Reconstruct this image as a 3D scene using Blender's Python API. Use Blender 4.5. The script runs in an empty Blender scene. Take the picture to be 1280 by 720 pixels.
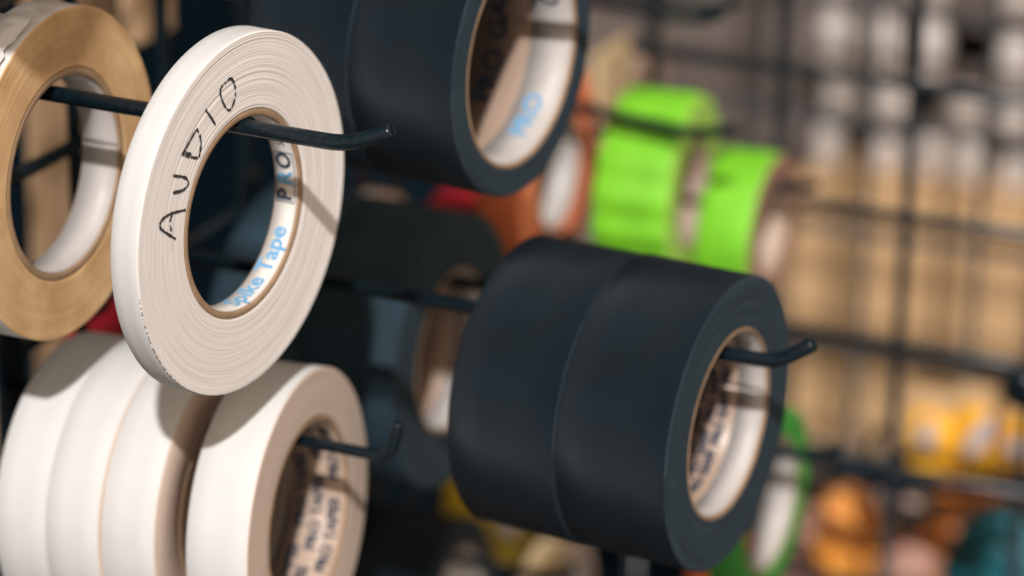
import bpy, bmesh, math, random
from mathutils import Vector, Matrix
random.seed(7)
S = bpy.context.scene
COL = S.collection
R = math.radians

# ------------------------------------------------------------------ camera
Z0 = 1.6                                   # camera height above the shop floor
FPX = 3800.0                               # focal length in pixels of a 1280 px wide frame
def basis(a, p, ro):
    a, p, ro = R(a), R(p), R(ro)
    f = Vector((math.sin(a)*math.cos(p), math.cos(a)*math.cos(p), -math.sin(p)))
    r = Vector((math.cos(a), -math.sin(a), 0)); u = r.cross(f)
    return f, r*math.cos(ro)+u*math.sin(ro), u*math.cos(ro)-r*math.sin(ro)
CF, CR, CU = basis(67, 20.5, 1)
cam_d = bpy.data.cameras.new('camera'); cam = bpy.data.objects.new('camera', cam_d); COL.objects.link(cam)
cam.matrix_world = Matrix.Translation((0, 0, Z0)) @ Matrix((CR, CU, -CF)).transposed().to_4x4()
cam_d.sensor_width = 36; cam_d.lens = FPX/1280*36; cam_d.clip_start = .05; cam_d.clip_end = 60
cam_d.dof.use_dof = True; cam_d.dof.focus_distance = 1.10; cam_d.dof.aperture_fstop = 4.3
cam_d.dof.aperture_blades = 9
S.camera = cam
# ------------------------------------------------------------------ light
w = bpy.data.worlds.new('World'); S.world = w; w.use_nodes = True
bg = w.node_tree.nodes['Background']; bg.inputs[0].default_value = (1, .82, .66, 1); bg.inputs[1].default_value = .52
LD = Vector((-.72, -.27, .66)).normalized()    # towards the shop lamp
def area(name, loc, target, size, power, col):
    d = bpy.data.lights.new(name, 'AREA'); d.shape = 'DISK'; d.size = size; d.energy = power; d.color = col
    o = bpy.data.objects.new(name, d); COL.objects.link(o); o.location = loc
    o.rotation_euler = (Vector(target)-Vector(loc)).to_track_quat('-Z', 'Y').to_euler(); return o
TG = Vector((1.1, .45, Z0-.42))
area('key_lamp', TG+LD*11, TG, .30, 1480, (1, .965, .94))
area('warm_fill', (0.1, -1.6, Z0+1.3), TG, 1.4, 8, (1, .76, .56))  # unseen warm fill, added to brighten the front faces of the rolls
S.view_settings.view_transform = 'Standard'; S.view_settings.look = 'None'
S.view_settings.exposure = .14; S.view_settings.gamma = 1
S.cycles.max_bounces = 6

# ------------------------------------------------------------------ helpers
def ray(px, py): return CF + CR*((px-640)/FPX) - CU*((py-360)/FPX)
def at(px, py, depth): return ray(px, py)*depth + Vector((0, 0, Z0))
def on_x(px, py, x): d = ray(px, py); return d*(x/d.x) + Vector((0, 0, Z0))
def on_y(px, py, y): d = ray(px, py); return d*(y/d.y) + Vector((0, 0, Z0))
def axis(yaw, pit):
    y, q = R(yaw), R(pit)
    return Vector((math.sin(y)*math.cos(q), -math.cos(y)*math.cos(q), math.sin(q)))
def frame(C, n):                       # local +Z = n (out of the wall), +X right, +Y up
    ex = Vector((0, 0, 1)).cross(n).normalized(); ey = n.cross(ex)
    return Matrix.Translation(C) @ Matrix((ex, ey, n)).transposed().to_4x4()
def link(name, me, parent=None, mw=None, label=None, cat=None, group=None, kind=None):
    o = bpy.data.objects.new(name, me); COL.objects.link(o)
    if parent: o.parent = parent
    if mw is not None: o.matrix_world = mw if not parent else parent.matrix_world.inverted() @ mw
    if parent and mw is not None: o.matrix_basis = parent.matrix_world.inverted() @ mw
    for k, v in (('label', label), ('category', cat), ('group', group), ('kind', kind)):
        if v: o[k] = v
    return o
def empty(name, mw, label, cat, group=None):
    o = bpy.data.objects.new(name, None); COL.objects.link(o); o.matrix_world = mw; o.empty_display_size = .02
    o['label'] = label; o['category'] = cat
    if group: o['group'] = group
    return o
def mesh(name, verts, faces, mats, mi=None, smooth=True):
    me = bpy.data.meshes.new(name); me.from_pydata(verts, [], faces)
    for m in (mats if isinstance(mats, (list, tuple)) else [mats]): me.materials.append(m)
    if mi: me.polygons.foreach_set('material_index', mi)
    if smooth: me.polygons.foreach_set('use_smooth', [True]*len(me.polygons))
    me.update(); return me
def child(name, me, parent, label=None, kind=None):
    o = bpy.data.objects.new(name, me); COL.objects.link(o); o.parent = parent
    if label: o['label'] = label
    if kind: o['kind'] = kind
    return o

# ------------------------------------------------------------------ materials
def mat(name, col, rough=.6, spec=.5, metal=0., var=0., vscale=60., bump=0., bscale=900., col2=None, sheen=0., coat=0.):
    m = bpy.data.materials.new(name); m.use_nodes = True
    nt = m.node_tree; N = nt.nodes; L = nt.links; b = N['Principled BSDF']
    b.inputs['Base Color'].default_value = (*col, 1); b.inputs['Roughness'].default_value = rough
    b.inputs['Specular IOR Level'].default_value = spec; b.inputs['Metallic'].default_value = metal
    if sheen: b.inputs['Sheen Weight'].default_value = sheen; b.inputs['Sheen Roughness'].default_value = .4
    if coat: b.inputs['Coat Weight'].default_value = coat; b.inputs['Coat Roughness'].default_value = .15
    tc = N.new('ShaderNodeTexCoord')
    if var or col2:
        n = N.new('ShaderNodeTexNoise'); n.inputs['Scale'].default_value = vscale; n.inputs['Detail'].default_value = 5
        L.new(tc.outputs['Object'], n.inputs['Vector'])
        r = N.new('ShaderNodeValToRGB'); c2 = col2 or tuple(c*(1-var) for c in col)
        r.color_ramp.elements[0].color = (*c2, 1); r.color_ramp.elements[0].position = .32
        r.color_ramp.elements[1].color = (*col, 1); r.color_ramp.elements[1].position = .68
        L.new(n.outputs['Fac'], r.inputs['Fac']); L.new(r.outputs['Color'], b.inputs['Base Color'])
    if bump:
        n = N.new('ShaderNodeTexNoise'); n.inputs['Scale'].default_value = bscale; n.inputs['Detail'].default_value = 3
        L.new(tc.outputs['Object'], n.inputs['Vector'])
        bp = N.new('ShaderNodeBump'); bp.inputs['Strength'].default_value = bump; bp.inputs['Distance'].default_value = .0004
        L.new(n.outputs['Fac'], bp.inputs['Height']); L.new(bp.outputs['Normal'], b.inputs['Normal'])
    return m
def polar(N, L):
    """object coordinates -> radius and angle round local Z"""
    tc = N.new('ShaderNodeTexCoord'); sp = N.new('ShaderNodeSeparateXYZ'); L.new(tc.outputs['Object'], sp.inputs[0])
    cb = N.new('ShaderNodeCombineXYZ'); L.new(sp.outputs['X'], cb.inputs['X']); L.new(sp.outputs['Y'], cb.inputs['Y'])
    ln = N.new('ShaderNodeVectorMath'); ln.operation = 'LENGTH'; L.new(cb.outputs[0], ln.inputs[0])
    an = N.new('ShaderNodeMath'); an.operation = 'ARCTAN2'; L.new(sp.outputs['Y'], an.inputs[0]); L.new(sp.outputs['X'], an.inputs[1])
    return tc, sp, ln.outputs['Value'], an.outputs[0]
def face_mat(name, col, col2, winds=1900., rough=.8, dirt=None, mottled=0.):
    """the edge of a wound roll: fine rings, fibre and an optional frayed dark rim beyond radius `dirt`"""
    m = bpy.data.materials.new(name); m.use_nodes = True
    nt = m.node_tree; N = nt.nodes; L = nt.links; b = N['Principled BSDF']
    b.inputs['Roughness'].default_value = rough; b.inputs['Specular IOR Level'].default_value = .3
    tc, sp, rad, ang = polar(N, L)
    mu = N.new('ShaderNodeMath'); mu.operation = 'MULTIPLY'; mu.inputs[1].default_value = winds; L.new(rad, mu.inputs[0])
    ma = N.new('ShaderNodeMath'); ma.operation = 'MULTIPLY'; ma.inputs[1].default_value = 1.1; L.new(ang, ma.inputs[0])
    cb = N.new('ShaderNodeCombineXYZ'); L.new(mu.outputs[0], cb.inputs['X']); L.new(ma.outputs[0], cb.inputs['Y'])
    n = N.new('ShaderNodeTexNoise'); n.inputs['Scale'].default_value = 1; n.inputs['Detail'].default_value = 3
    L.new(cb.outputs[0], n.inputs['Vector'])
    r = N.new('ShaderNodeValToRGB')
    r.color_ramp.elements[0].color = (*col2, 1); r.color_ramp.elements[0].position = .3
    r.color_ramp.elements[1].color = (*col, 1); r.color_ramp.elements[1].position = .62
    L.new(n.outputs['Fac'], r.inputs['Fac']); out = r.outputs['Color']
    if mottled:
        n2 = N.new('ShaderNodeTexNoise'); n2.inputs['Scale'].default_value = 45; n2.inputs['Detail'].default_value = 6
        L.new(tc.outputs['Object'], n2.inputs['Vector'])
        mx = N.new('ShaderNodeMix'); mx.data_type = 'RGBA'; mx.blend_type = 'MULTIPLY'
        mr = N.new('ShaderNodeMapRange'); mr.inputs[1].default_value = .35; mr.inputs[2].default_value = .7; mr.inputs[3].default_value = mottled; mr.inputs[4].default_value = 0
        L.new(n2.outputs['Fac'], mr.inputs[0]); L.new(mr.outputs[0], mx.inputs[0]); L.new(out, mx.inputs[6])
        mx.inputs[7].default_value = (.62, .52, .42, 1); out = mx.outputs[2]
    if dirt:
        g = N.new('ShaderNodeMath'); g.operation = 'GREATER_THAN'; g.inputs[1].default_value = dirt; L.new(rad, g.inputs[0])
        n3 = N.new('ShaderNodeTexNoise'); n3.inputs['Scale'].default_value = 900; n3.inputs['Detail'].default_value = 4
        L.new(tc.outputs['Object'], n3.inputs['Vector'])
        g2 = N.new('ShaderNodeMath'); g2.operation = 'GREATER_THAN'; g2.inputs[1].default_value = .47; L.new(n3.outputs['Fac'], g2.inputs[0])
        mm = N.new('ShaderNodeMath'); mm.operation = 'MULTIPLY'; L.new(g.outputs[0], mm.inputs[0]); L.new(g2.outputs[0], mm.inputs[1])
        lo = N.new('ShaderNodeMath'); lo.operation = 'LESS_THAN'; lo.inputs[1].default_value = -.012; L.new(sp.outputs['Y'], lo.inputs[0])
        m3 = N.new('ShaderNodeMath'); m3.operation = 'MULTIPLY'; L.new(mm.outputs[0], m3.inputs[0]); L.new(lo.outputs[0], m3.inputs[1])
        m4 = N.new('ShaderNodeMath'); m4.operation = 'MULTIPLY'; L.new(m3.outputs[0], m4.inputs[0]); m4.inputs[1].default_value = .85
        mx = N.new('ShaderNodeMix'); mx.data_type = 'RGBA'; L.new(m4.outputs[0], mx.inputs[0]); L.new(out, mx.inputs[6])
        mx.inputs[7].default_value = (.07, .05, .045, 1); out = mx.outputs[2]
    L.new(out, b.inputs['Base Color'])
    bp = N.new('ShaderNodeBump'); bp.inputs['Strength'].default_value = .35; bp.inputs['Distance'].default_value = .0003
    L.new(n.outputs['Fac'], bp.inputs['Height']); L.new(bp.outputs['Normal'], b.inputs['Normal'])
    return m
def rim_mat(name, col, rough=.65, weave=.25, var=.06, spec=.4, sheen=0., stain=None):
    """cloth or paper backing on the outside of a roll: a fine weave and soft variation along the wind"""
    m = bpy.data.materials.new(name); m.use_nodes = True
    nt = m.node_tree; N = nt.nodes; L = nt.links; b = N['Principled BSDF']
    b.inputs['Roughness'].default_value = rough; b.inputs['Specular IOR Level'].default_value = spec
    if sheen: b.inputs['Sheen Weight'].default_value = sheen; b.inputs['Sheen Roughness'].default_value = .35
    tc, sp, rad, ang = polar(N, L)
    n = N.new('ShaderNodeTexNoise'); n.inputs['Scale'].default_value = 38; n.inputs['Detail'].default_value = 6
    L.new(tc.outputs['Object'], n.inputs['Vector'])
    r = N.new('ShaderNodeValToRGB')
    r.color_ramp.elements[0].color = (*(stain or tuple(c*(1-var) for c in col)), 1); r.color_ramp.elements[0].position = .3
    r.color_ramp.elements[1].color = (*col, 1); r.color_ramp.elements[1].position = .52 if stain else .7
    L.new(n.outputs['Fac'], r.inputs['Fac']); L.new(r.outputs['Color'], b.inputs['Base Color'])
    s1 = N.new('ShaderNodeMath'); s1.operation = 'MULTIPLY'; s1.inputs[1].default_value = 9000; L.new(sp.outputs['Z'], s1.inputs[0])
    s2 = N.new('ShaderNodeMath'); s2.operation = 'SINE'; L.new(s1.outputs[0], s2.inputs[0])
    t1 = N.new('ShaderNodeMath'); t1.operation = 'MULTIPLY'; t1.inputs[1].default_value = 560; L.new(ang, t1.inputs[0])
    t2 = N.new('ShaderNodeMath'); t2.operation = 'SINE'; L.new(t1.outputs[0], t2.inputs[0])
    ad = N.new('ShaderNodeMath'); ad.operation = 'ADD'; L.new(s2.outputs[0], ad.inputs[0]); L.new(t2.outputs[0], ad.inputs[1])
    n4 = N.new('ShaderNodeTexNoise'); n4.inputs['Scale'].default_value = 150; n4.inputs['Detail'].default_value = 3
    L.new(tc.outputs['Object'], n4.inputs['Vector'])
    m4 = N.new('ShaderNodeMath'); m4.operation = 'MULTIPLY_ADD'; m4.inputs[1].default_value = 2; L.new(n4.outputs['Fac'], m4.inputs[0]); L.new(ad.outputs[0], m4.inputs[2])
    bp = N.new('ShaderNodeBump'); bp.inputs['Strength'].default_value = weave; bp.inputs['Distance'].default_value = .00012
    L.new(m4.outputs[0], bp.inputs['Height']); L.new(bp.outputs['Normal'], b.inputs['Normal'])
    return m

WHITE = rim_mat('white_cloth', (.60, .595, .59))
WHITE_WORN = rim_mat('worn_white_paper', (.66, .65, .64), stain=(.28, .20, .15), var=.3)
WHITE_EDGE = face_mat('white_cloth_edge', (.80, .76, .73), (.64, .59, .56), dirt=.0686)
PINK_EDGE = face_mat('masking_edge', (.62, .50, .42), (.53, .42, .35), winds=1500)
TAN_EDGE = face_mat('kraft_edge', (.76, .52, .28), (.70, .47, .25), winds=350, mottled=.75)
KRAFT = mat('core_cardboard', (.34, .22, .13), rough=.85, var=.25, vscale=120, bump=.2)
KRAFT_IN = mat('core_inside_cardboard', (.36, .24, .17), rough=.8, var=.15, vscale=80)
LINER = mat('printed_white_liner', (.66, .63, .60), rough=.45, var=.05, vscale=50)
PALE_LINER = mat('dull_white_liner', (.47, .44, .42), rough=.5, var=.12, vscale=90)  # dull white core liner, also the strips painted as lit core fronts
BROWN_LINER = mat('printed_brown_liner', (.50, .38, .30), rough=.5, var=.2, vscale=70)
SHADED_LINER = mat('shaded_core_liner', (.36, .26, .20), rough=.4, var=.08, vscale=50)  # the shade deep inside the black rolls' cores is put into this colour
BLACK = rim_mat('black_cloth', (.0014, .0105, .0190), rough=.38, weave=.9, var=.35, spec=.34)
LIFTED_BLACK = rim_mat('lightened_black_cloth', (.020, .045, .064), rough=.6, weave=.6, var=.4, spec=.25)  # black cloth made lighter in colour, for the rolls that lie in shade
BLACK_EDGE = face_mat('black_cloth_edge', (.028, .047, .064), (.010, .021, .032), winds=1100, rough=.8)
ROD = mat('black_powder_coat', (.0025, .007, .011), rough=.24, spec=.35, bump=.2, bscale=700, col2=(.006, .014, .02), vscale=400)
INK = mat('marker_ink', (.035, .033, .038), rough=.5)
BLUE_INK = mat('light_blue_print', (.12, .34, .58), rough=.5)
DARK_INK = mat('dark_blue_print', (.015, .03, .06), rough=.5)
GREEN = rim_mat('fluorescent_green', (.20, .62, .02), rough=.6, var=.3)
GREEN_EDGE = face_mat('green_edge', (.42, .66, .12), (.30, .52, .09))
DEEP_GREEN = rim_mat('grass_green', (.06, .34, .05), var=.2)
RED = rim_mat('red_cloth', (.52, .015, .03), var=.15)
ORANGE = rim_mat('orange_cloth', (.82, .20, .07), var=.15)
ORANGE_EDGE = face_mat('orange_edge', (.90, .28, .14), (.8, .22, .10))
CREAM = rim_mat('cream_paper', (.68, .50, .28), var=.15)
YELLOW = rim_mat('yellow_cloth', (.80, .56, .03), var=.12)
YELLOW_EDGE = face_mat('yellow_edge', (.42, .30, .03), (.34, .24, .02))

# ------------------------------------------------------------------ tape rolls
def ring_mesh(name, ri, ro, w, mats, seg=128, nrad=3, relief=0., wob=0., inner_mi=0, rnd=None):
    """lathe: z = 0 is the front edge, -w the back; material 0 outside/inside, 1 the two edges"""
    rnd = rnd or random
    V, Fc, MI = [], [], []
    prof = []                                             # (r, z, material of the face that starts here, relief index)
    b = min(.00035, w*.1)
    prof.append((ro, -b, 0, -1)); prof.append((ro, -w/3, 0, -1)); prof.append((ro, -2*w/3, 0, -1)); prof.append((ro, -w+b, 0, -1))
    prof.append((ro-b, -w, 1, -1)); prof.append((ri+b, -w, inner_mi, -1)); prof.append((ri, -w+b, inner_mi, -1)); prof.append((ri, -w/2, inner_mi, -1)); prof.append((ri, -b, 1, -1))
    n0 = len(prof)
    for i in range(nrad):
        prof.append((ri+b+(ro-ri-2*b)*i/(nrad-1), 0, 1, i))
    offs = [rnd.uniform(-1, 1)*relief for _ in range(nrad)]
    ph = [rnd.uniform(0, 6.28) for _ in range(nrad)]
    if relief:                                             # groups of winds that stand proud together
        g = 0
        for i in range(nrad):
            if rnd.random() < .12: g = rnd.uniform(-1, 1)*relief*1.3
            offs[i] = offs[i]*.6+g
    np_ = len(prof); p1, p2, p3 = rnd.uniform(0, 6), rnd.uniform(0, 6), rnd.uniform(0, 6)
    for s in range(seg):
        t = 2*math.pi*s/seg; ct, st = math.cos(t), math.sin(t)
        wv = 1+(wob*1.6*abs(math.sin(t*8))*3 if wob > .005 else 0)+min(wob, .002)*(math.sin(t*3+p1)+.6*math.sin(t*7+p2)+.35*math.sin(t*13+p3))
        for (r, z, m_, i) in prof:
            k = wv if r > (ri+ro)/2 else 1
            zz = z
            if i >= 0 and relief: zz += offs[i]*(.55+.45*math.sin(t*1.0+ph[i]*.35))
            V.append((r*k*ct, r*k*st, zz))
    for s in range(seg):
        a = s*np_; c = ((s+1) % seg)*np_
        for j in range(np_):
            k = (j+1) % np_
            Fc.append((a+j, c+j, c+k, a+k)); MI.append(prof[j][2])
    # orient faces outwards
    me = mesh(name, V, [f[::-1] for f in Fc], mats, MI)
    bm = bmesh.new(); bm.from_mesh(me); bmesh.ops.recalc_face_normals(bm, faces=bm.faces); bm.to_mesh(me); bm.free()
    me.polygons.foreach_set('use_smooth', [True]*len(me.polygons))
    return me
def text_mesh(s, size, bold=0.):
    c = bpy.data.curves.new('t', 'FONT'); c.body = s; c.size = size; c.resolution_u = 3; c.offset = bold; c.extrude = 0
    c.align_x = 'LEFT'; c.align_y = 'CENTER'
    o = bpy.data.objects.new('t', c); COL.objects.link(o)
    me = bpy.data.meshes.new_from_object(o.evaluated_get(bpy.context.evaluated_depsgraph_get()))
    bpy.data.objects.remove(o); bpy.data.curves.remove(c)
    bm = bmesh.new(); bm.from_mesh(me); bpy.data.meshes.remove(me)
    return bm
def core_text(parent, s, size, m, rc, z, th0, bold=0., up=-1, stretch=1.):
    """print s on the inside of a core of radius rc; th0 = start angle (deg), letters' tops towards the back"""
    bm = text_mesh(s, size, bold)
    bmesh.ops.triangulate(bm, faces=bm.faces)
    bmesh.ops.subdivide_edges(bm, edges=[e for e in bm.edges if e.calc_length() > .0025], cuts=2)
    for v in bm.verts:
        th = R(th0)+v.co.x*stretch/rc; zz = z+up*v.co.y
        v.co = (rc*math.cos(th), rc*math.sin(th), zz)
    me = bpy.data.meshes.new('lettering'); bm.to_mesh(me); bm.free(); me.materials.append(m)
    return child('lettering', me, parent)
def arc_patch(name, parent, rc, z0, z1, a0, a1, m, seg=48, th=.00018):
    V, Fc = [], []
    for i in range(seg+1):
        t = R(a0+(a1-a0)*i/seg)
        for rr, z in ((rc, z0), (rc, z1), (rc-th, z1), (rc-th, z0)): V.append((rr*math.cos(t), rr*math.sin(t), z))
    for i in range(seg):
        a = i*4; c = a+4
        for j in range(4): Fc.append((a+j, a+(j+1) % 4, c+(j+1) % 4, c+j))
    Fc += [(0, 3, 2, 1), (seg*4, seg*4+1, seg*4+2, seg*4+3)]
    return child(name, mesh(name, V, Fc, m), parent)
def roll(C, yaw, pit, Ro, w, label, group=None, rim=WHITE, edge=WHITE_EDGE, rc=.0380, tc=.0028, liner=LINER,
         seg=128, nrad=3, relief=0., wob=.0006, back=0., name='tape_roll', roll_rot=0.):
    n = axis(yaw, pit); M = frame(Vector(C)-n*back, n) @ Matrix.Rotation(R(roll_rot), 4, 'Z')
    e = empty(name, M, label, 'tape roll', group)
    rn = random.Random(hash_(label)+int(back*1e4))
    child('tape_winding', ring_mesh('tape_winding', rc+tc+.0001, Ro, w, [rim, edge], seg, nrad, relief, wob, 1, rn), e)
    c = child('core', ring_mesh('core', rc, rc+tc, w-.0006, [KRAFT, KRAFT], seg, 3, 0, 0, 0, rn), e)
    c.location = (0, 0, -.0001)
    l = None
    if liner: l = arc_patch('core_liner', c, rc-.00005, -w+.0012, -.0010, 0, 359.6, liner, 96)
    return e, c, l
def hash_(s): return sum((i+1)*ord(ch) for i, ch in enumerate(s)) % 100003

# the three rolls in sharp focus and on the same hook line
GA = 'narrow rolls on the upper left hook'
AU = Vector((.9430, .5082, Z0-.3714)); AYAW, APIT = -5.5, -.7
audio, acore, aliner = roll(AU, AYAW, APIT, .0690, .0118, 'narrow white cloth tape roll with AUDIO hand-written on its side', GA,
    seg=320, nrad=130, relief=.00016, rc=.0372, tc=.0027, wob=.0007)
for i, a in enumerate((0,)): pass
# hand-written AUDIO, strokes of a marker lying on the wound edge
AM = audio.matrix_world; AN = axis(AYAW, APIT)
def face_pt(px, py):
    o = Vector((0, 0, Z0)); d = ray(px, py); t = (AU-o).dot(AN)/d.dot(AN)
    return AM.inverted() @ (o+d*t)
def c2(p): return (130+p[0]/3, 20+p[1]/3)
def c3(p): return (130+p[0]/2.881, 250+p[1]/2.881)
strokes = [
 [c3(p) for p in ((292,35),(262,42),(232,52),(208,70),(199,88),(203,103),(222,118),(256,140))],
 [c3(p) for p in ((243,52),(236,78),(240,112))],
 [c2(p) for p in ((257,597),(272,600),(292,602),(308,610),(314,626),(306,642),(288,655),(256,662))],
 [c2(p) for p in ((350,422),(341,430),(328,452),(312,482),(298,508),(290,522))],
 [c2(p) for p in ((346,424),(356,445),(361,475),(358,505),(350,530),(325,528),(305,522),(290,512))],
 [c2(p) for p in ((293,510),(310,514),(325,518))],
 [c2(p) for p in ((378,350),(392,370),(404,388),(415,407))],
 [c2(p) for p in ((472,232),(456,246),(440,262),(433,280),(437,305),(448,333),(463,352),(474,346),(484,322),(490,295),(488,262),(478,237),(464,234))],
]
V, Fc = [], []
for k, st in enumerate(strokes):
    pts = [face_pt(*p) for p in st]
    fine = []
    for i in range(len(pts)-1):                            # Catmull-Rom
        p0, p1, p2, p3 = pts[max(i-1, 0)], pts[i], pts[i+1], pts[min(i+2, len(pts)-1)]
        for j in range(6):
            t = j/6; fine.append(.5*((2*p1)+(p2-p0)*t+(2*p0-5*p1+4*p2-p3)*t*t+(3*p1-p0-3*p2+p3)*t**3))
    fine.append(pts[-1]); b = len(V); rn = random.Random(k)
    for i, p in enumerate(fine):
        d = (fine[min(i+1, len(fine)-1)]-fine[max(i-1, 0)]); d.z = 0; d.normalize()
        s = Vector((-d.y, d.x, 0)); wd = .00050*(1+rn.uniform(-.5, .4))*(.7 if i in (0, len(fine)-1) else 1)
        zz = .00030+k*.000012
        V += [(p.x+s.x*wd, p.y+s.y*wd, zz), (p.x-s.x*wd, p.y-s.y*wd, zz)]
    for i in range(len(fine)-1):
        if rn.random() < .07: continue
        Fc.append((b+2*i, b+2*i+1, b+2*i+3, b+2*i+2))
child('handwriting', mesh('handwriting', V, Fc, INK, smooth=False), audio)
core_text(aliner, 'Spike Tape', .0098, BLUE_INK, .0368, -.0062, -93, bold=.00025)
for ch_, m_, a_ in (('P', DARK_INK, -10), ('R', BLUE_INK, 0), ('O', DARK_INK, 10)): core_text(aliner, ch_, .0090, m_, .0368, -.0060, a_, bold=.0003)
core_text(aliner, 's', .0070, DARK_INK, .0368, -.0060, 27)
# the box round the logo
for (a0, a1, z0, z1) in ((-11, 22, -.0017, -.0021), (-11, 22, -.0098, -.0102), (-11, -10.2, -.0021, -.0098), (21.2, 22, -.0021, -.0098)):
    arc_patch('logo_box_line', aliner, .0369, z1, z0, a0, a1, DARK_INK, 16, .00005)

TA = Vector((.9450, .5859, Z0-.3678))
tan, tcore, tliner = roll(TA, -1.1, .2, .0645, .0180, 'brown-edged tape roll with torn white outer paper, leftmost in the photo', GA,
    rim=WHITE_WORN, edge=TAN_EDGE, liner=PALE_LINER, rc=.0382, tc=.0030, seg=256, nrad=40, relief=.00008, wob=.0012)
# torn paper flap at the top of the brown roll
def flap(parent, Ro, w, a0, a1, m, seed, lift=.0012):
    rn = random.Random(seed); V, Fc = [], []; n = 40
    for i in range(n+1):
        t = R(a0+(a1-a0)*i/n); j = .001+.0016*abs(math.sin(i*.7+rn.random()))*rn.random()
        l = .0004+lift*(i/n)**3
        for rr, z in ((Ro+l, -w+.0008), (Ro+l, -j*1.4), (Ro+l+.0003, -j*1.4), (Ro+l+.0003, -w+.0008)): V.append((rr*math.cos(t), rr*math.sin(t), z))
    for i in range(n):
        a = i*4; c = a+4
        for k in range(4): Fc.append((a+k, c+k, c+(k+1) % 4, a+(k+1) % 4))
    Fc += [(0, 1, 2, 3), (n*4+3, n*4+2, n*4+1, n*4)]
    return child('loose_end', mesh('loose_end', V, Fc, m), parent)
flap(tan, .0648, .018, 200, 104, WHITE_WORN, 3, .002)

# stack of masking rolls on the lower left hook
GD = 'white rolls on the lower left hook'
DC = Vector((.9972, .5101, Z0-.5184))
d1, dcore, dliner = roll(DC, 3.8, 1.5, .0614, .0262, 'white tape roll with tan edge, frontmost on the lower left hook', GD,
    edge=PINK_EDGE, liner=BROWN_LINER, rc=.0392, tc=.0026, seg=256, nrad=30, relief=.00005)
nD = axis(1.5, .8)
for k, (bk, dx, dz, lab) in enumerate(((.0385, .001, .001, 'white tape roll second from the front of the lower left hook, behind a gap'),
        (.0624, -.0008, .0004, 'white tape roll third from the front in the lower left stack'),
        (.0863, .0006, -.0006, 'white tape roll at the back of the lower left stack, cut by the frame'))):
    roll(DC+Vector((dx, 0, dz)), 1.5, .8, .0615-.0001*k, .0237, lab, GD, edge=PINK_EDGE, liner=BROWN_LINER, seg=256, back=bk)
for row in range(3):
    z = -.0052-row*.0073; a = row*14
    while a < 350+row*14:
        core_text(dliner, 'PRO TAPES', .0066, DARK_INK, .0387, z, a, bold=.0003); a += 60


# big black gaffer rolls
GE = 'wide black rolls on the upper middle hook'
EC = Vector((1.0896, .4591, Z0-.3424))
for k, lab in enumerate(('wide black cloth tape roll nearest the camera on the upper middle hook', 'wide black cloth tape roll behind another on the upper middle hook')):
    e_, c_, l_ = roll(EC, -5.7, -.7, .0577, .048, lab, GE, rim=BLACK, edge=BLACK_EDGE, liner=SHADED_LINER, rc=.0445, tc=.0015, seg=192, nrad=40, relief=.00013, back=k*.0482, wob=.0007)
    arc_patch('lit_strip', c_, .04430, -.0205, -.0012, 0, 359.6, PALE_LINER, 96)  # pale strip painted where light reaches into the core mouth
    if k == 0:
        for a, t_, sz in ((-48, 'PRO', .0125), (-12, 'GAFF', .0125), (52, 'PRO', .012)): core_text(l_, t_, sz, DARK_INK, .0441, -.036, a, bold=.0005)
        for a in (12, 66): core_text(l_, 'GAFF', .0125, DARK_INK, .0441, -.011, a, bold=.0005)
        core_text(l_, 'PRO', .0115, BLUE_INK, .0441, -.012, -66, bold=.0004)
GF = 'wide black rolls on the right hook'
FC = Vector((1.0677, .3573, Z0-.4764))
for k, lab in enumerate(('wide black cloth tape roll with white-lined core, right of centre', 'wide black cloth tape roll behind the one right of centre, seam between them')):
    e_, c_, l_ = roll(FC+Vector((0, 0, -.0008*k)), -4.7-.6*k, -.5, .0608, .0478, lab, GF, rim=BLACK, edge=BLACK_EDGE, liner=SHADED_LINER, rc=.0380, tc=.0016, seg=192, nrad=40, relief=.00013, back=k*.0481, wob=.0005)
    if k == 0:
        arc_patch('lit_strip', c_, .03780, -.0130, -.0012, 0, 359.6, PALE_LINER, 96)  # lit front of the core, painted as a pale band
        for row in range(6):
            for j in range(9): core_text(l_, 'PRO GAFF', .0052, DARK_INK, .0376, -.0185-row*.0052, j*40+row*13, bold=.00035)
GG = 'black rolls low behind the middle'
GC = Vector((1.2104, .5432, Z0-.528))
for k, lab in enumerate(('black cloth tape roll between the white and black rolls, seen past both', 'black cloth tape roll behind the one seen between white and black rolls')):
    e_, c_, l_ = roll(GC, -.6, 0, .0660, .048, lab, GG, rim=LIFTED_BLACK, edge=BLACK_EDGE, liner=SHADED_LINER, rc=.0380, tc=.0016, seg=128, nrad=6, back=k*.0485, wob=.0015)
    if k == 0: arc_patch('lit_strip', c_, .03780, -.0160, -.0012, 0, 359.6, PALE_LINER, 96)  # pale band standing in for light at the core front

# ------------------------------------------------------------------ rolls further along the wall
def br(px, py, X, Ro, w, label, rim, edge, yaw=0, pit=0, rc=.0380, group=None, liner=LINER, n=1, labels=None, seg=96, tc=.002, wob=.0012):
    C = on_x(px, py, X)
    for k in range(n):
        roll(C, yaw, pit, Ro, w, (labels or [label])[k], group, rim=rim, edge=edge, rc=rc, tc=tc, liner=liner, seg=seg, nrad=4, back=k*(w+.0006), wob=wob)
    return C
GOR = 'orange and green rolls on the far hooks'
CO = br(700, 214, 1.397, .0580, .024, 'orange tape roll with pale core, partly hidden by the upper black roll', ORANGE, ORANGE_EDGE, 2, 0, rc=.0300, group=GOR, liner=PALE_LINER)
CG1 = br(868, 242, 1.443, .0505, .040, 'fluorescent green tape roll with broad bands, the larger green one', GREEN, GREEN_EDGE, 4, 0, rc=.0280, group=GOR, wob=.011, liner=BROWN_LINER)  # bands are ridges in the shape, imitating shadows of wires and rods
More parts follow.
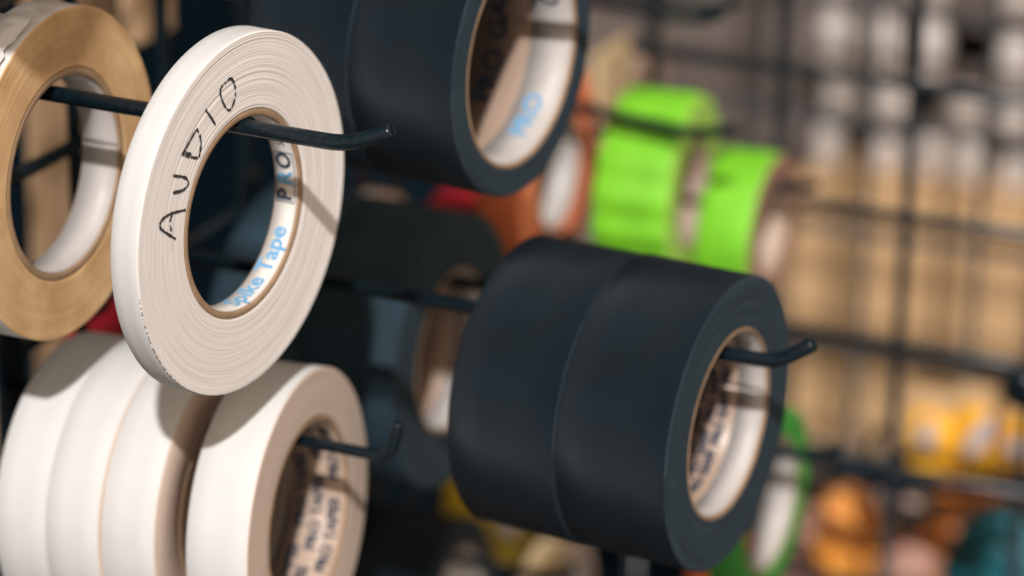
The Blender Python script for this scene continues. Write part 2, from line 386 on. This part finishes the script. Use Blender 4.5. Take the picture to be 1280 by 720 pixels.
CG2 = br(968, 290, 1.474, .0425, .030, 'smaller fluorescent green tape roll with brown edge and white core', GREEN, mat('green_roll_brown_edge', (.36,.20,.14), rough=.7, var=.2), 0, 0, rc=.0240, group=GOR, liner=BROWN_LINER)
CR_ = br(600, 345, 1.372, .0440, .024, 'red tape roll between the black rolls', RED, RED, 2, 0, rc=.0300)
CB = br(480, 331, 1.33, .0380, .012, 'pale tape roll peeking over the black roll behind AUDIO', PINK_EDGE, PINK_EDGE, 0, 0, rc=.026)
CY = br(648, 608, 1.46, .0500, .024, 'yellow tape roll under the two black rolls', YELLOW, YELLOW_EDGE, 0, 0, rc=.030)
CI = br(572, 772, 1.33, .0540, .048, 'black tape roll at the bottom edge of the photo', BLACK, BLACK_EDGE, 3, 0, rc=.0375)
CJ = br(966, 632, 1.326, .0500, .016, 'nearly used up green tape roll lower right of the black rolls', DEEP_GREEN, DEEP_GREEN, -3, 0, rc=.0330, liner=PALE_LINER)
CK = br(930, 768, 1.430, .0420, .024, 'orange tape roll below the green ring at the bottom edge', ORANGE, ORANGE_EDGE, 0, 0, rc=.030)
CT = br(712, 762, 1.43, .0380, .020, 'kraft coloured tape roll at the bottom edge under the yellow one', CREAM, PINK_EDGE, 0, 0, rc=.028)

# ------------------------------------------------------------------ hooks
WALL_Y = .655
def tube(pts, r, m, name='rod', n=14, round_end=True):
    """swept round bar with rounded corners"""
    P = [Vector(p) for p in pts]; Q = [P[0]]
    for i in range(1, len(P)-1):
        a = (P[i-1]-P[i]); b = (P[i+1]-P[i]); k = min(a.length, b.length)*.45; k = min(k, r*2.6)
        A = P[i]+a.normalized()*k; B = P[i]+b.normalized()*k
        for j in range(7):
            t = j/6; Q.append(A*(1-t)**2+P[i]*2*t*(1-t)+B*t*t)
    Q.append(P[-1]); V, Fc = [], []
    rad = [r]*len(Q)
    if round_end:
        d = (Q[-1]-Q[-2]).normalized(); e = Q.pop(); rad.pop()
        for k in range(5):
            t = k/4*math.pi/2*.96; Q.append(e-d*r*.5*(1-math.sin(t))); rad.append(r*(1-.5*(1-math.cos(t))))
    up = Vector((1, 0, 0))
    for i, q in enumerate(Q):
        d = (Q[min(i+1, len(Q)-1)]-Q[max(i-1, 0)]).normalized(); s = d.cross(up).normalized(); v = s.cross(d)
        for k in range(n):
            t = 2*math.pi*k/n; V.append(q+(s*math.cos(t)+v*math.sin(t))*rad[i])
    for i in range(len(Q)-1):
        for k in range(n): Fc.append((i*n+k, i*n+(k+1) % n, (i+1)*n+(k+1) % n, (i+1)*n+k))
    Fc.append(tuple(range(n))[::-1]); Fc.append(tuple((len(Q)-1)*n+k for k in range(n)))
    return mesh(name, [tuple(v) for v in V], Fc, m)
def box_me(name, x0, x1, y0, y1, z0, z1, m, bev=0.):
    bm = bmesh.new(); bmesh.ops.create_cube(bm, size=1)
    for v in bm.verts: v.co = ((x0+x1)/2+v.co.x*(x1-x0), (y0+y1)/2+v.co.y*(y1-y0), (z0+z1)/2+v.co.z*(z1-z0))
    if bev: bmesh.ops.bevel(bm, geom=bm.edges[:], offset=bev, segments=2, affect='EDGES')
    me = bpy.data.meshes.new(name); bm.to_mesh(me); bm.free(); me.materials.append(m); return me
GH = 'display hooks on the wire grid'
def hook(x, z, y_bend, tip, label, r=.0031, droop=0.):
    """rod from the wall out to y_bend, then to tip (dy, dz) beyond it; the origin is where it meets the grid"""
    e = empty('display_hook', Matrix.Translation((x, WALL_Y, z)), label, 'hook', GH)
    L_ = y_bend-WALL_Y
    child('rod', tube([(0, .002, 0), (0, L_, -droop), (0, L_+tip[0], -droop+tip[1])], r, ROD), e)
    child('back_clip', box_me('back_clip', -.009, .009, -.0065, -.0040, -.036, .040, ROD, .0008), e)
    return e
hook(.943, Z0-.3343, .4664, (-.0185, .0078), 'black hook holding the AUDIO roll, short tip bent upwards', droop=.0040)
hook(.9972, Z0-.4840, .4742, (-.0035, .0160), 'thin black hook through the white masking rolls, tip bent straight up', r=.0024, droop=.0012)
hook(1.0677, Z0-.4430, .3390, (-.0150, .0105), 'black hook through the two right black rolls, tip raised', droop=.0035)
hook(1.0896, Z0-.3030, .435, (-.016, .008), 'black hook in the upper middle black rolls')
hook(1.2104, Z0-.4930, .5250, (-.012, .008), 'black hook in the black rolls behind the middle')
hook(1.397, Z0-.4535, .4926, (-.022, .0062), 'black hook crossing in front of the larger green roll', droop=.014)
hook(1.397, Z0-.4020, .4929, (-.012, .0055), 'short black hook with two shining tips near the top', droop=.006, r=.0026)
hook(1.420, Z0-.4020, .4929, (-.012, .0055), 'black hook just right of the one near the top', droop=.006, r=.0026)
hook(1.474, CG2.z+.0268, .4688, (-.019, .0055), 'black hook through the smaller green roll', droop=.002)
hook(1.443, CG1.z+.0268, .530, (-.012, .004), 'black hook inside the larger green roll')
hook(1.372, CR_.z+.0268, .560, (-.012, .004), 'black hook in the red roll')
hook(1.33, CB.z+.0228, .600, (-.012, .004), 'black hook in the pale roll')
hook(1.46, CY.z+.0268, .560, (-.012, .004), 'black hook in the yellow roll')
hook(1.33, CI.z+.0340, .540, (-.012, .008), 'black hook in the bottom black roll')
hook(1.326, CJ.z+.0298, .400, (-.014, .008), 'black hook carrying the nearly used up green roll')

# ------------------------------------------------------------------ wire grids
def grid(name, label, o, u, v, nu, nv, pitch, r, off, m, u_ext=.010, v_ext=.010):
    """u, v: directions; nv wires run along u, nu wires along v; the v wires sit `off` behind"""
    e = empty(name, Matrix.Translation(o), label, 'wire grid')
    U, Vv = Vector(u), Vector(v); Nn = U.cross(Vv)
    mu = tube([-U*u_ext, U*(pitch*(nu-1)+u_ext)], r, m, 'wire', 10, False)
    mv = tube([-Vv*v_ext+Vector((1e-6,0,0)), Vv*(pitch*(nv-1)+v_ext)], r, m, 'wire', 10, False) if abs(Vv.x) < .9 else None
    for k in range(nv):
        c = child('wire', mu, e); c.location = Vv*pitch*k
    for k in range(nu):
        c = child('wire', mv, e); c.location = U*pitch*k+Nn*off
    return e
def tube_any(a, b, r, m):
    return tube([a, b], r, m, 'wire', 10, False)
def grid2(label, o, u, nu, nv, pitch, r, off, m):
    e = empty('grid_panel', Matrix.Translation(o), label, 'wire grid')
    U = Vector(u); V_ = Vector((0, 0, 1)); up = Vector(off)
    def cyl(d, L):
        s = d.orthogonal().normalized(); t = d.cross(s); V = []; Fc = []; n = 12
        for k in range(n):
            a = 2*math.pi*k/n; q = (s*math.cos(a)+t*math.sin(a))*r; V += [tuple(q-d*.012), tuple(q+d*(L+.012))]
        for k in range(n): Fc.append((2*k, 2*((k+1) % n), 2*((k+1) % n)+1, 2*k+1))
        Fc += [tuple(range(0, 2*n, 2)), tuple(range(1, 2*n, 2))[::-1]]
        return mesh('wire', V, Fc, m)
    mh = cyl(U, pitch*(nu-1)); mv = cyl(V_, pitch*(nv-1))
    for k in range(nv): c = child('wire', mh, e); c.location = V_*pitch*k
    for k in range(nu): c = child('wire', mv, e); c.location = U*pitch*k+up
    return e
PT = .0762
grid2('black wire grid wall that all the tape hooks hang on', (1.073-PT*6, WALL_Y, Z0-.400-PT*8), (1, 0, 0), 13, 15, PT, .0032, (0, .0060, 0), ROD)
FADED = mat('grey_powder_coat', (.035, .040, .045), rough=.5)
grid2('black wire grid standing at right angles, nearer of the two at the right', (1.55, .423-PT*6, Z0-.473-PT*6), (0, 1, 0), 9, 13, PT, .0033, (.006, 0, 0), ROD)
grid2('second wire grid further back at the right', (1.80, .4428-PT*3, Z0-.5775-PT*5), (0, 1, 0), 7, 12, PT, .0026, (.006, 0, 0), FADED)

# ------------------------------------------------------------------ behind the grids
DARK = mat('dark_teal_paint', (.0015, .011, .020), rough=.7, spec=.15, var=.3, vscale=8)
BOARD = mat('beige_board', (.50, .33, .19), rough=.7, var=.12, vscale=14)
def slab(name, x0, x1, y0, y1, z0, z1, m, bev=.001, **k):
    o = bpy.data.objects.new(name, box_me(name, x0-(x0+x1)/2, x1-(x0+x1)/2, y0-(y0+y1)/2, y1-(y0+y1)/2, 0, z1-z0, m, bev)); COL.objects.link(o)
    o.location = ((x0+x1)/2, (y0+y1)/2, z0)
    for a, b in k.items(): o[a] = b
    return o
slab('wall', .3, 3.2, 1.30, 1.36, 0, 2.6, DARK, kind='structure')
slab('wall', 2.60, 2.66, -1.2, 1.2995, 0, 2.6, DARK, kind='structure')
slab('floor', -2, 4, -3, 3, -.05, 0, mat('floor_paint', (.06, .06, .065), rough=.5, var=.3, vscale=5), kind='structure')
def on_board(px0, px1, Y, th, z0, z1, label, m):
    a = on_y(px0, 200, Y); b = on_y(px1, 200, Y)
    return slab('display_board', a.x, b.x, Y, Y+th, z0, z1, m, label=label, category='board', group='beige boards behind the wire wall')
on_board(58, 150, .80, .012, Z0-1.2, Z0-.20, 'beige upright board seen through the brown roll and the wires', BOARD)
on_board(180, 222, .76, .012, Z0-.43, Z0-.15, 'short beige board left above the AUDIO roll', BOARD)
on_board(296, 312, .84, .008, Z0-.47, Z0-.15, 'narrow beige board just above the AUDIO roll', BOARD)
on_board(-60, 12, .80, .012, Z0-.95, Z0-.58, 'beige board in the lower left corner', BOARD)
a = on_y(100, 380, .72)
slab('red_box', a.x, a.x+.09, .72, .73, a.z-.07, a.z, RED, .002, label='red box behind the grid, small red corner left of AUDIO roll', category='box')

# a roll on the next row up, above the picture: its shade falls on the brown roll
SP = on_y(97, -22, .5859)+LD*.20
roll(SP, 0, 0, .042, .016, 'white tape roll on a hook above the brown roll, out of frame', None, edge=PINK_EDGE, rc=.010, tc=.002)
hook(SP.x, SP.z+.0065, .48, (-.014, .008), 'black hook above the brown roll, out of frame')

# ------------------------------------------------------------------ shelves seen through the two grids
SHELF = mat('brown_shelf', (.19, .15, .13), rough=.6, var=.3, vscale=12)
rk = empty('shelf_rack', Matrix.Translation((2.25, .3, Z0-.56)), 'brown rack with thin shelves behind the two wire grids', 'shelf')
def kid(name, parent, m, x0, x1, y0, y1, z0, z1, bev=.001):
    o = child(name, box_me(name, x0, x1, y0, y1, z0, z1, m, bev), parent); return o
JX = 2.16
def zrow(py): return on_x(1140, py, JX).z
rows = [zrow(12), zrow(88), zrow(152), zrow(232)]
kid('back_panel', rk, SHELF, .075, .090, -.45, .640, -.55, .35)
for i, zz in enumerate(rows):
    kid('shelf_board', rk, SHELF, -.102, .070, -.45, .375, zz-rk.location.z-.006, zz-rk.location.z-.001)
WJ = mat('white_plastic', (.62, .56, .52), rough=.4, var=.08, vscale=20)
GJ = mat('greyish_label', (.38, .31, .27), rough=.6, var=.2, vscale=60)
def lathe(prof, m, name, n=24, cap=True):
    V, Fc = [], []
    for r, z in prof:
        for k in range(n): V.append((r*math.cos(2*math.pi*k/n), r*math.sin(2*math.pi*k/n), z))
    for i in range(len(prof)-1):
        for k in range(n): Fc.append((i*n+k, i*n+(k+1) % n, (i+1)*n+(k+1) % n, (i+1)*n+k))
    Fc.append(tuple(range(n))[::-1]); Fc.append(tuple((len(prof)-1)*n+k for k in range(n)))
    return mesh(name, V, Fc, m)
jar_b = lathe([(.0125, 0), (.0138, .0015), (.0138, .022), (.012, .0265), (.009, .028)], WJ, 'body')
jar_l = lathe([(.0108, .0265), (.0112, .0275), (.0112, .0320), (.0105, .0330)], WJ, 'lid')
jar_t = lathe([(.0140, .006), (.01405, .0061), (.01405, .0120), (.0140, .0121)], GJ, 'label_band')
rn = random.Random(11)
ORD = ['leftmost', 'second from left', 'third from left', 'fourth from left', 'fifth from left', 'rightmost']
ROWN = ['top', 'second', 'third', 'lowest']
def jar(px, row, sc, label, h=1.):
    zz = rows[row]; y = on_x(px, 0, JX).y
    for _ in range(3):
        p = on_x(px, {0: 12, 1: 88, 2: 152, 3: 232}[row], JX); y = p.y
    e = empty('jar', Matrix.Translation((JX-.005, y, zz-.001)), label, 'jar', 'white jars on the brown rack')
    e.scale = (sc, sc, sc*h)
    child('body', jar_b, e); child('lid', jar_l, e); child('label_band', jar_t, e)
for row, pxs in {0: (1048, 1165, 1272), 1: (1046, 1100, 1163, 1270), 2: (1052, 1112, 1205, 1270), 3: (1035, 1050+58, 1170, 1213, 1270)}.items():
    for q, px in enumerate(pxs): jar(px, row, 1.08+rn.uniform(-.14, .16), 'small white jar on the brown rack, %s in the %s row' % ('rightmost' if q == len(pxs)-1 else ORD[q], ROWN[row]), {0: 1.2, 1: 1.25, 2: .95, 3: 1.2}[row])
# kraft sleeves standing in a row below the jars
KR = [mat('kraft_card', (.60+.03*k, .39+.018*k, .20+.01*k), rough=.7, var=.10, vscale=18) for k in range(-1, 3)]
NUM = ['leftmost']+[w_+' from left' for w_ in 'second third fourth fifth sixth seventh eighth ninth tenth eleventh twelfth'.split()]
def sleeves(py0, py1, px0, px1, n, X, lab, seed, dim=1):
    r_ = random.Random(seed)
    for k in range(n):
        a = on_x(px0+(px1-px0)*k/n, py0, X); b = on_x(px0+(px1-px0)*(k+1)/n, py0, X); c = on_x((px0+px1)/2, py1, X); t = on_x((px0+px1)/2, py0, X)
        dx = r_.uniform(-.0015, .0015)
        o = slab('cardboard_sleeve', X+dx, X+.10+dx, b.y+.0006, a.y-.0006, c.z, t.z+r_.uniform(-.002, .002), KR[r_.randrange(4)], .0012,
                 label='upright kraft cardboard sleeve, %s in the %s' % (NUM[k] if k < n-1 else 'rightmost', lab), category='cardboard sleeve', group='cardboard sleeves in the '+lab)
sleeves(242, 432, 990, 1292, 11, 2.10, 'upper row below the jars', 4)
kid('shelf_board', rk, SHELF, -.16, .070, -.45, .375, on_x(1140, 434, 2.10).z-.006-rk.location.z, on_x(1140, 434, 2.10).z-.001-rk.location.z)
sleeves(452, 590, 990, 1292, 10, 2.12, 'lower row behind the yellow packets', 9)
kid('shelf_board', rk, SHELF, -.16, .070, -.45, .375, on_x(1140, 592, 2.10).z-.008-rk.location.z, on_x(1140, 592, 2.10).z-.002-rk.location.z)

# yellow packets hanging on the nearer right grid's far side
YP = mat('yellow_packet', (.92, .46, .015), rough=.6, var=.1, vscale=25)
OP = mat('orange_red_edge', (.75, .22, .03), rough=.5)
LV = mat('pale_print', (.48, .42, .44), rough=.5)
PX = 1.70
def packet(px0, px1, py0, py1, label, blob):
    a = on_x(px0, py0, PX); b = on_x(px1, py0, PX); c = on_x(px0, py1, PX)
    cy = (a.y+b.y)/2; W_ = (a.y-b.y); H_ = a.z-c.z
    e = empty('hanging_packet', Matrix.Translation((PX, cy, c.z)), label, 'packet')
    V, Fc = [], []; n, m_ = 12, 16
    for side in (0, 1):
        for i in range(n+1):
            for j in range(m_+1):
                u = i/n; v = j/m_; th = .010*(max(0, math.sin(math.pi*u))**.5)*(max(0, math.sin(math.pi*v))**.5)
                w_ = .0012*math.sin(v*19+u*5)+.0010*math.sin(u*23)
                V.append(((th+w_*(th > .001))*(-1 if side == 0 else .4)-.0003*(1 if side == 0 else -1), (u-.5)*W_, v*H_))
        o = side*(n+1)*(m_+1)
        for i in range(n):
            for j in range(m_):
                q = (o+i*(m_+1)+j, o+(i+1)*(m_+1)+j, o+(i+1)*(m_+1)+j+1, o+i*(m_+1)+j+1); Fc.append(q if side == 1 else q[::-1])
    child('bag', mesh('bag', V, Fc, YP), e)
    kid('seam_strip', e, OP, -.0022, .0012, -W_/2-.001, W_/2+.001, -.003, .003, .0004)
    kid('header_card', e, KR[1], -.0035, .0022, -W_/2, W_/2, H_-.002, H_+.012, .0006)
    for (bx, bz, rx, rz, rot) in blob:
        V = []; n2 = 24
        for xx in (-.0135, -.0125):
            for k in range(n2):
                t = 2*math.pi*k/n2; y_ = rx*math.cos(t); z_ = rz*math.sin(t); V.append((xx, bx+y_*math.cos(rot)-z_*math.sin(rot), bz+y_*math.sin(rot)+z_*math.cos(rot)))
        Fc = [tuple(range(n2))[::-1], tuple(range(n2, 2*n2))]+[(k, (k+1) % n2, n2+(k+1) % n2, n2+k) for k in range(n2)]
        child('printed_patch', mesh('printed_patch', V, Fc, LV, smooth=False), e)
packet(1140, 1199, 503, 606, 'yellow packet with one pale oval, left one beside the wire', ((0, .040, .0055, .012, 0),))
packet(1201, 1262, 500, 598, 'yellow packet with a slanting pale patch, middle one of three', ((-.002, .036, .006, .018, .5),))
packet(1264, 1330, 515, 596, 'yellow packet cut by the right edge of the photo', ((.004, .026, .012, .006, 0),))
# black knob at the right edge
kb = on_x(1284, 482, 1.50)
k_ = empty('clamp_knob', Matrix.Translation(kb) @ Matrix.Rotation(R(90), 4, 'Y'), 'black round knob on the wire at the right edge', 'knob')
child('grip', lathe([(.004, -.012), (.010, -.011), (.0125, -.006), (.0125, .006), (.010, .010), (.003, .011)], ROD, 'grip'), k_)
child('stem', lathe([(.0035, -.012), (.0035, .045)], ROD, 'stem', 12), k_)
# crumpled see-through orange bags and a teal mesh bag
def pillow(C, sy, sz, sx, rot, m, name, label, cat, seed, lump=.34, freq=2.6):
    from mathutils import noise
    bm = bmesh.new(); bmesh.ops.create_icosphere(bm, subdivisions=5, radius=1)
    for v in bm.verts:
        c = v.co.copy(); k = noise.noise(c*freq+Vector((seed, 0, 0)))*lump+noise.noise(c*freq*2.3+Vector((0, seed, 0)))*lump*.5
        q = Vector((abs(c.x)**.8*math.copysign(1, c.x), abs(c.y)**.75*math.copysign(1, c.y), abs(c.z)**.75*math.copysign(1, c.z)))*(1+k)
        v.co = (q.x*sx, q.y*sy, q.z*sz)
    me = bpy.data.meshes.new(name); bm.to_mesh(me); bm.free(); me.materials.append(m)
    me.polygons.foreach_set('use_smooth', [True]*len(me.polygons))
    o = link(name, me, mw=Matrix.Translation(C) @ Matrix.Rotation(R(rot), 4, 'X'), label=label, cat=cat); return o
OB = mat('orange_film', (.92, .40, .06), rough=.28, col2=(.55, .15, .03), vscale=28, spec=.6)
OB2 = mat('rust_film', (.88, .34, .08), rough=.3, col2=(.42, .13, .04), vscale=24, spec=.6)
TB = mat('teal_net', (.01, .16, .19), rough=.5, col2=(.003, .045, .065), vscale=60)
PK = mat('pinkish_film', (.50, .26, .20), rough=.4, col2=(.35, .20, .15), vscale=30)
pillow(on_x(1072, 682, 1.78), .026, .036, .018, -12, OB, 'crumpled_bag', 'orange crumpled bag, left of the wire at the bottom', 'bag', 3)
pillow(on_x(1186, 690, 1.78), .024, .052, .018, 32, OB2, 'crumpled_bag', 'rust orange crumpled bag leaning right of the wire', 'bag', 8)
pillow(on_x(1130, 722, 1.74), .018, .020, .012, 20, PK, 'crumpled_bag', 'small pinkish bag between the orange bags at the bottom edge', 'bag', 5)
pillow(on_x(1262, 712, 1.76), .040, .040, .020, 25, TB, 'net_bag', 'teal net bag in the lower right corner', 'bag', 12, .16, 6)
pillow(on_x(1010, 690, 1.84), .024, .030, .012, 0, PK, 'crumpled_bag', 'brownish bag behind the green ring', 'bag', 15)
# dark bar and clips that the bags hang from
bA = on_x(1010, 560, 1.66); bB = on_x(1085, 604, 1.66); bC = on_x(1300, 606, 1.66)
link('hanging_bar', tube([bA, bB, bC], .0055, DARK, 'hanging_bar'), label='dark bent bar above the orange bags', cat='bar')
def carabiner(px, py, X, s, label):
    C = on_x(px, py, X); V, Fc = [], []; n, m_ = 28, 8
    for i in range(n):
        t = 2*math.pi*i/n; c = Vector((0, s*.55*math.cos(t), s*math.sin(t))); d = Vector((0, math.cos(t), math.sin(t)))
        for j in range(m_):
            a = 2*math.pi*j/m_; V.append(tuple(c+(d*math.cos(a)+Vector((1, 0, 0))*math.sin(a))*s*.17))
    for i in range(n):
        for j in range(m_): Fc.append((i*m_+j, ((i+1) % n)*m_+j, ((i+1) % n)*m_+(j+1) % m_, i*m_+(j+1) % m_))
    link('snap_ring', mesh('snap_ring', V, Fc, ROD), mw=Matrix.Translation(C), label=label, cat='ring', group='snap rings on the dark bar')
carabiner(1103, 568, 1.68, .016, 'dark snap ring hanging just left of the wire above the orange bags')
carabiner(1122, 590, 1.70, .014, 'dark snap ring overlapping the wire beside the yellow packet')
WB = mat('pale_bead', (.62, .48, .40), rough=.4)
for px, py, l_ in ((1100, 618, 'pale bead above the left orange bag'), (1141, 622, 'pale bead right of the wire above the rust orange bag')):
    link('bead', lathe([(.002, -.008), (.0065, -.005), (.008, 0), (.0065, .005), (.002, .008)], WB, 'bead', 16), mw=Matrix.Translation(on_x(px, py, 1.72)), label=l_, cat='bead')

# two narrow cards hanging on the main grid between the orange and green rolls
def hang_card(px0, px1, py0, py1, Y, m, label):
    a = on_y(px0, py0, Y); b = on_y(px1, py0, Y); c = on_y((px0+px1)/2, py1, Y)
    o = slab('hanging_card', a.x, b.x, Y, Y+.006, c.z, a.z, m, .0012, label=label, category='card')
hang_card(752, 788, 70, 175, .640, CREAM, 'cream card hanging between the orange roll and the green roll')
hang_card(800, 832, 72, 150, .646, mat('pinkish_card', (.50, .34, .25), rough=.6, var=.15), 'pinkish tan card hanging just above the larger green roll')
